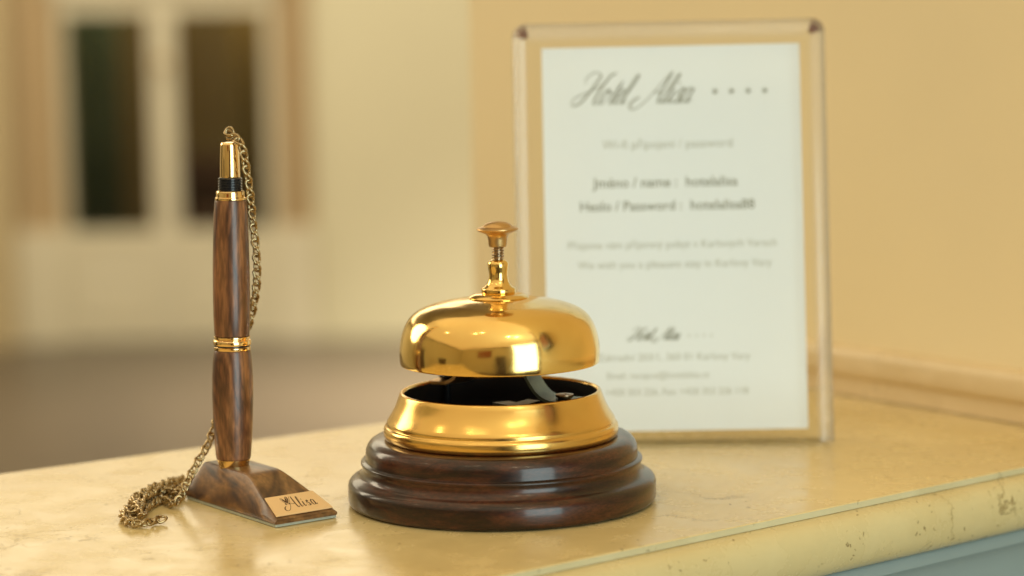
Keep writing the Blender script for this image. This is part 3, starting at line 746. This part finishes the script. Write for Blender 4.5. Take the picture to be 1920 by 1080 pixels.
def script(words, x0, x1, ybase, k, wm, m, name):
    bm = bmesh.new(); strokes = []; off = 0
    s1, w1 = word_Hotel(.8); s2, w2 = word_Alisa(.8)
    strokes += s1 + [[(x + w1 + 2.3, y) for x, y in st] for st in s2]
    xs = [p[0] for st in strokes for p in st]; a, b = min(xs), max(xs)
    X0, X1 = sx(x0, ybase), sx(x1, ybase); kx = (X1 - X0) / (b - a); kz = kx * k
    for st in strokes: ribbon(bm, st, lambda x, y: Vector((X0 + (x - a) * kx, YT, sz(ybase) + y * kz)), wm * .45, wm)
    return build(name, bm, m, sheet, smooth=0)
script(0, 1070, 1300, 191, 1.38, .088, M_print, 'script_heading')
script(0, 1174, 1274, 636, 1.3, .14, M_print, 'script_footer')
def stars(xs, yc, r, m, name):
    bm = bmesh.new()
    for x in xs:
        c = Vector((sx(x, yc), YT, sz(yc))); vs = []
        for k in range(10):
            rr = r if k % 2 == 0 else r * .45; q = math.pi / 2 + k * math.pi / 5
            vs.append(bm.verts.new(c + Vector((rr * math.cos(q), 0, rr * math.sin(q)))))
        cc = bm.verts.new(c)
        for k in range(10): bm.faces.new((vs[k], vs[(k + 1) % 10], cc))
    return build(name, bm, m, sheet, smooth=0)
stars((1337, 1368, 1399, 1430), 171, .0015, M_print, 'rating_stars')
stars((1290, 1304, 1318, 1332), 629, .0006, M_printl, 'small_stars')

# ------------------------------------------------------------------ far glazed doors
doors = empty('glazed_double_door', ((DX0 + DX1) / 2, FY, FZ))
tag(doors, 'ivory double door with two tall dark glass panes, far off on the left', 'door')
DW = (DX1 - DX0); cxm = -1.355
def dl(x): return x - (DX0 + DX1) / 2
def dz(z): return z - FZ
for (a, b, p0, p1) in ((DX0, cxm, -1.740, -1.405), (cxm, DX1, -1.305, -.950)):
    bm = bmesh.new(); y0, y1 = -.02, .02
    zb, zt = -.655, .200
    box(bm, dl(a) + .002, dl(p0), y0, y1, .005, dz(DZ1) - .005); box(bm, dl(p1), dl(b) - .002, y0, y1, .005, dz(DZ1) - .005)
    box(bm, dl(p0), dl(p1), y0, y1, .005, dz(zb)); box(bm, dl(p0), dl(p1), y0, y1, dz(zt), dz(DZ1) - .005)
    leaf = build('door_leaf', bm, M_paint, doors, smooth=0)
    bm = bmesh.new(); box(bm, dl(p0), dl(p1), -.004, .004, dz(zb), dz(zt)); build('pane', bm, M_glass, leaf, smooth=0)
    bm = bmesh.new()
    for (xa, xb, za, zb2) in ((dl(p0) + .02, dl(p1) - .02, .10, .115), (dl(p0) + .02, dl(p1) - .02, .40, .415), (dl(p0) + .02, dl(p0) + .035, .115, .40), (dl(p1) - .035, dl(p1) - .02, .115, .40)):
        box(bm, xa, xb, y0 - .008, y0 + .001, za, zb2)
    build('panel_moulding', bm, M_paint, leaf, smooth=0)
bm = bmesh.new()
bmesh.ops.create_uvsphere(bm, u_segments=16, v_segments=10, radius=.018); bmesh.ops.translate(bm, verts=bm.verts, vec=(dl(cxm), -.05, dz(.0)))
build('knob', bm, M_brass3, doors)
bm = bmesh.new(); box(bm, -DW / 2 - .03, DW / 2 + .03, -.05, -.002, dz(DZ1), dz(DZ1) + .06); build('lintel', bm, M_paint, doors, smooth=0)
M_tan = simple('tan_paint', (.60, .46, .28), .6)
def pilaster(x0, x1, label):
    r = empty('fluted_pilaster', ((x0 + x1) / 2, FY - .001, FZ)); w = x1 - x0
    tag(r, label, 'pilaster', 'pilasters framing the glazed door')
    bm = bmesh.new(); n = 5; prof_ = [(-w / 2, -.004)]
    for i in range(n):
        c = -w / 2 + w * (i + .5) / n; h = w / n * .36
        prof_ += [(c - h - .002, -.030)] + [(c + h * math.sin(R(a)), -.030 + .016 * math.cos(R(a))) for a in range(-90, 91, 30)] + [(c + h + .002, -.030)]
    prof_ += [(w / 2, -.004)]
    a = [bm.verts.new((x, y, .452)) for x, y in prof_]; b = [bm.verts.new((x, y, 2.6)) for x, y in prof_]
    for i in range(len(a) - 1): bm.faces.new((a[i], a[i + 1], b[i + 1], b[i]))
    build('shaft', bm, M_tan, r, smooth=0)
    build('plinth', box(bmesh.new(), -w / 2 - .01, w / 2 + .01, -.05, 0, 0.002, .452), M_paint, r, smooth=0)
pilaster(-1.945, -1.772, 'fluted tan pilaster left of the far glazed door')
pilaster(-.905, -.780, 'fluted tan pilaster right of the far glazed door')
# things seen through the panes
def cloth(name, x0, x1, y, z0, z1, m, amp, n, label, cat):
    bm = bmesh.new(); N = n * 8; lo = []; hi = []
    for i in range(N + 1):
        x = x0 + (x1 - x0) * i / N; yy = y + amp * math.sin(i / 8 * 2 * math.pi)
        lo.append(bm.verts.new((x, yy, z0))); hi.append(bm.verts.new((x, yy, z1)))
    for i in range(N): bm.faces.new((lo[i], lo[i + 1], hi[i + 1], hi[i]))
    o = build(name, bm, m, None); sol = o.modifiers.new('s', 'SOLIDIFY'); sol.thickness = .004
    tag(o, label, cat); return o
cloth('curtain', -1.98, -1.62, 9.3, FZ, .9, M_teal, .03, 6, 'dark teal curtain behind the left pane of the far door', 'curtain')
cloth('curtain', -1.15, -.90, 9.4, FZ, .9, M_olive, .03, 4, 'olive brown curtain behind the right pane of the far door', 'curtain')
st = empty('armchair', (-1.20, 9.9, FZ)); tag(st, 'dark brown armchair low behind the right pane of the far door', 'armchair')
build('seat', box(bmesh.new(), -.3, .3, -.3, .3, .22, .42, .03), M_red, st); build('backrest', box(bmesh.new(), -.3, .3, .2, .32, .42, .66, .03), M_red, st)
for sx_ in (-.31, .25): build('armrest', box(bmesh.new(), sx_, sx_ + .06, -.3, .3, .42, .58, .01), M_red, st)
for ax in (-.26, .22):
    for ay in (-.26, .22): build('leg', box(bmesh.new(), ax, ax + .04, ay, ay + .04, 0, .22), M_darkwood, st)

# ------------------------------------------------------------------ what the brass mirrors (behind the camera)
win = empty('tall_window', WIN + Vector((0.03, -.05, 0)), (0, 0, math.atan2(WIN.y, WIN.x) + R(90)))
tag(win, 'tall pale daylight window mirrored as a bright strip in the brass dome', 'window')
bm = bmesh.new(); w_, h_ = .72, .98
box(bm, -w_, w_, .0, .06, h_ - .06, h_ + .04); box(bm, -w_, w_, .0, .06, -h_ - .04, -h_ + .06); box(bm, -w_, -w_ + .07, 0, .06, -h_ + .06, h_ - .06); box(bm, w_ - .07, w_, 0, .06, -h_ + .06, h_ - .06)
build('window_frame', bm, M_paint, win, smooth=0)
def flatpic(loc, az, w, h, m, label, name='wall_picture', cat='picture'):
    r = empty(name, loc, (0, 0, az)); tag(r, label, cat)
    bm = bmesh.new(); box(bm, -w / 2, w / 2, -.012, .012, 0, h); build('canvas', bm, m, r, smooth=0)
    bm = bmesh.new()
    for b_ in ((-w / 2 - .03, w / 2 + .03, -.03, 0), (-w / 2 - .03, w / 2 + .03, h, h + .03)): box(bm, b_[0], b_[1], -.02, .02, b_[2], b_[3])
    for b_ in ((-w / 2 - .03, -w / 2), (w / 2, w / 2 + .03)): box(bm, b_[0], b_[1], -.02, .02, 0, h)
    build('frame', bm, M_darkwood, r, smooth=0)
def polar(az, d, z): # az measured from -Y towards +X
    return Vector((d * math.sin(R(az)), -d * math.cos(R(az)), z))
flatpic(Vector((-1.25, -4.08, .55)), 0, 1.25, .62, M_redpic, 'wide terracotta picture mirrored left of centre in the brass dome')
pp = wallpt(1.02, .03, .22)
flatpic(pp, math.atan2(WD.y, WD.x), .30, .26, M_redpic, 'small terracotta picture on the ochre wall mirrored at the right of the dome')
def dark_unit(az, d, w, z0, z1, label, name, cat, m=M_darkwood, depth=.25):
    r = empty(name, polar(az, d, FZ), (0, 0, R(az)))
    tag(r, label, cat)
    build('body', box(bmesh.new(), -w / 2, w / 2, -depth, 0, z0 - FZ, z1 - FZ, .01), m, r, smooth=0)
    build('top', box(bmesh.new(), -w / 2 - .02, w / 2 + .02, -depth - .01, .02, z1 - FZ, z1 - FZ + .03, .004), m, r, smooth=0)
    if z0 - FZ > .05:
        for x in (-w / 2 + .03, w / 2 - .07):
            for y in (-depth + .02, -.06): build('leg', box(bmesh.new(), x, x + .04, y, y + .04, 0, z0 - FZ), m, r, smooth=0)
dark_unit(2, 3.2, .62, FZ, .42, 'dark block standing in for the person behind the camera, mirrored at the centre of the brass dome', 'figure_stand_in', 'cabinet')  # added dark shape for the dome reflection, in place of the person behind the camera
dark_unit(-68, 2.6, .45, -.7, .12, 'dark wooden side cabinet mirrored at the left of the brass dome', 'side_cabinet', 'cabinet')
dark_unit(-103, 2.6, .7, FZ, .35, 'broad dark sideboard mirrored at the far left of the brass dome', 'sideboard', 'sideboard')

for i, (x, y) in enumerate(DOWNLIGHTS):
    r = empty('ceiling_downlight', (x, y, 1.55))
    tag(r, 'small round brass rimmed ceiling spotlight mirrored in the brass dome', 'ceiling light', 'ceiling spotlights above the counter')
    build('rim', lathe([(.040, .0), (.055, .0), (.055, .05), (.040, .05)], 32, closed=True), M_gold, r)
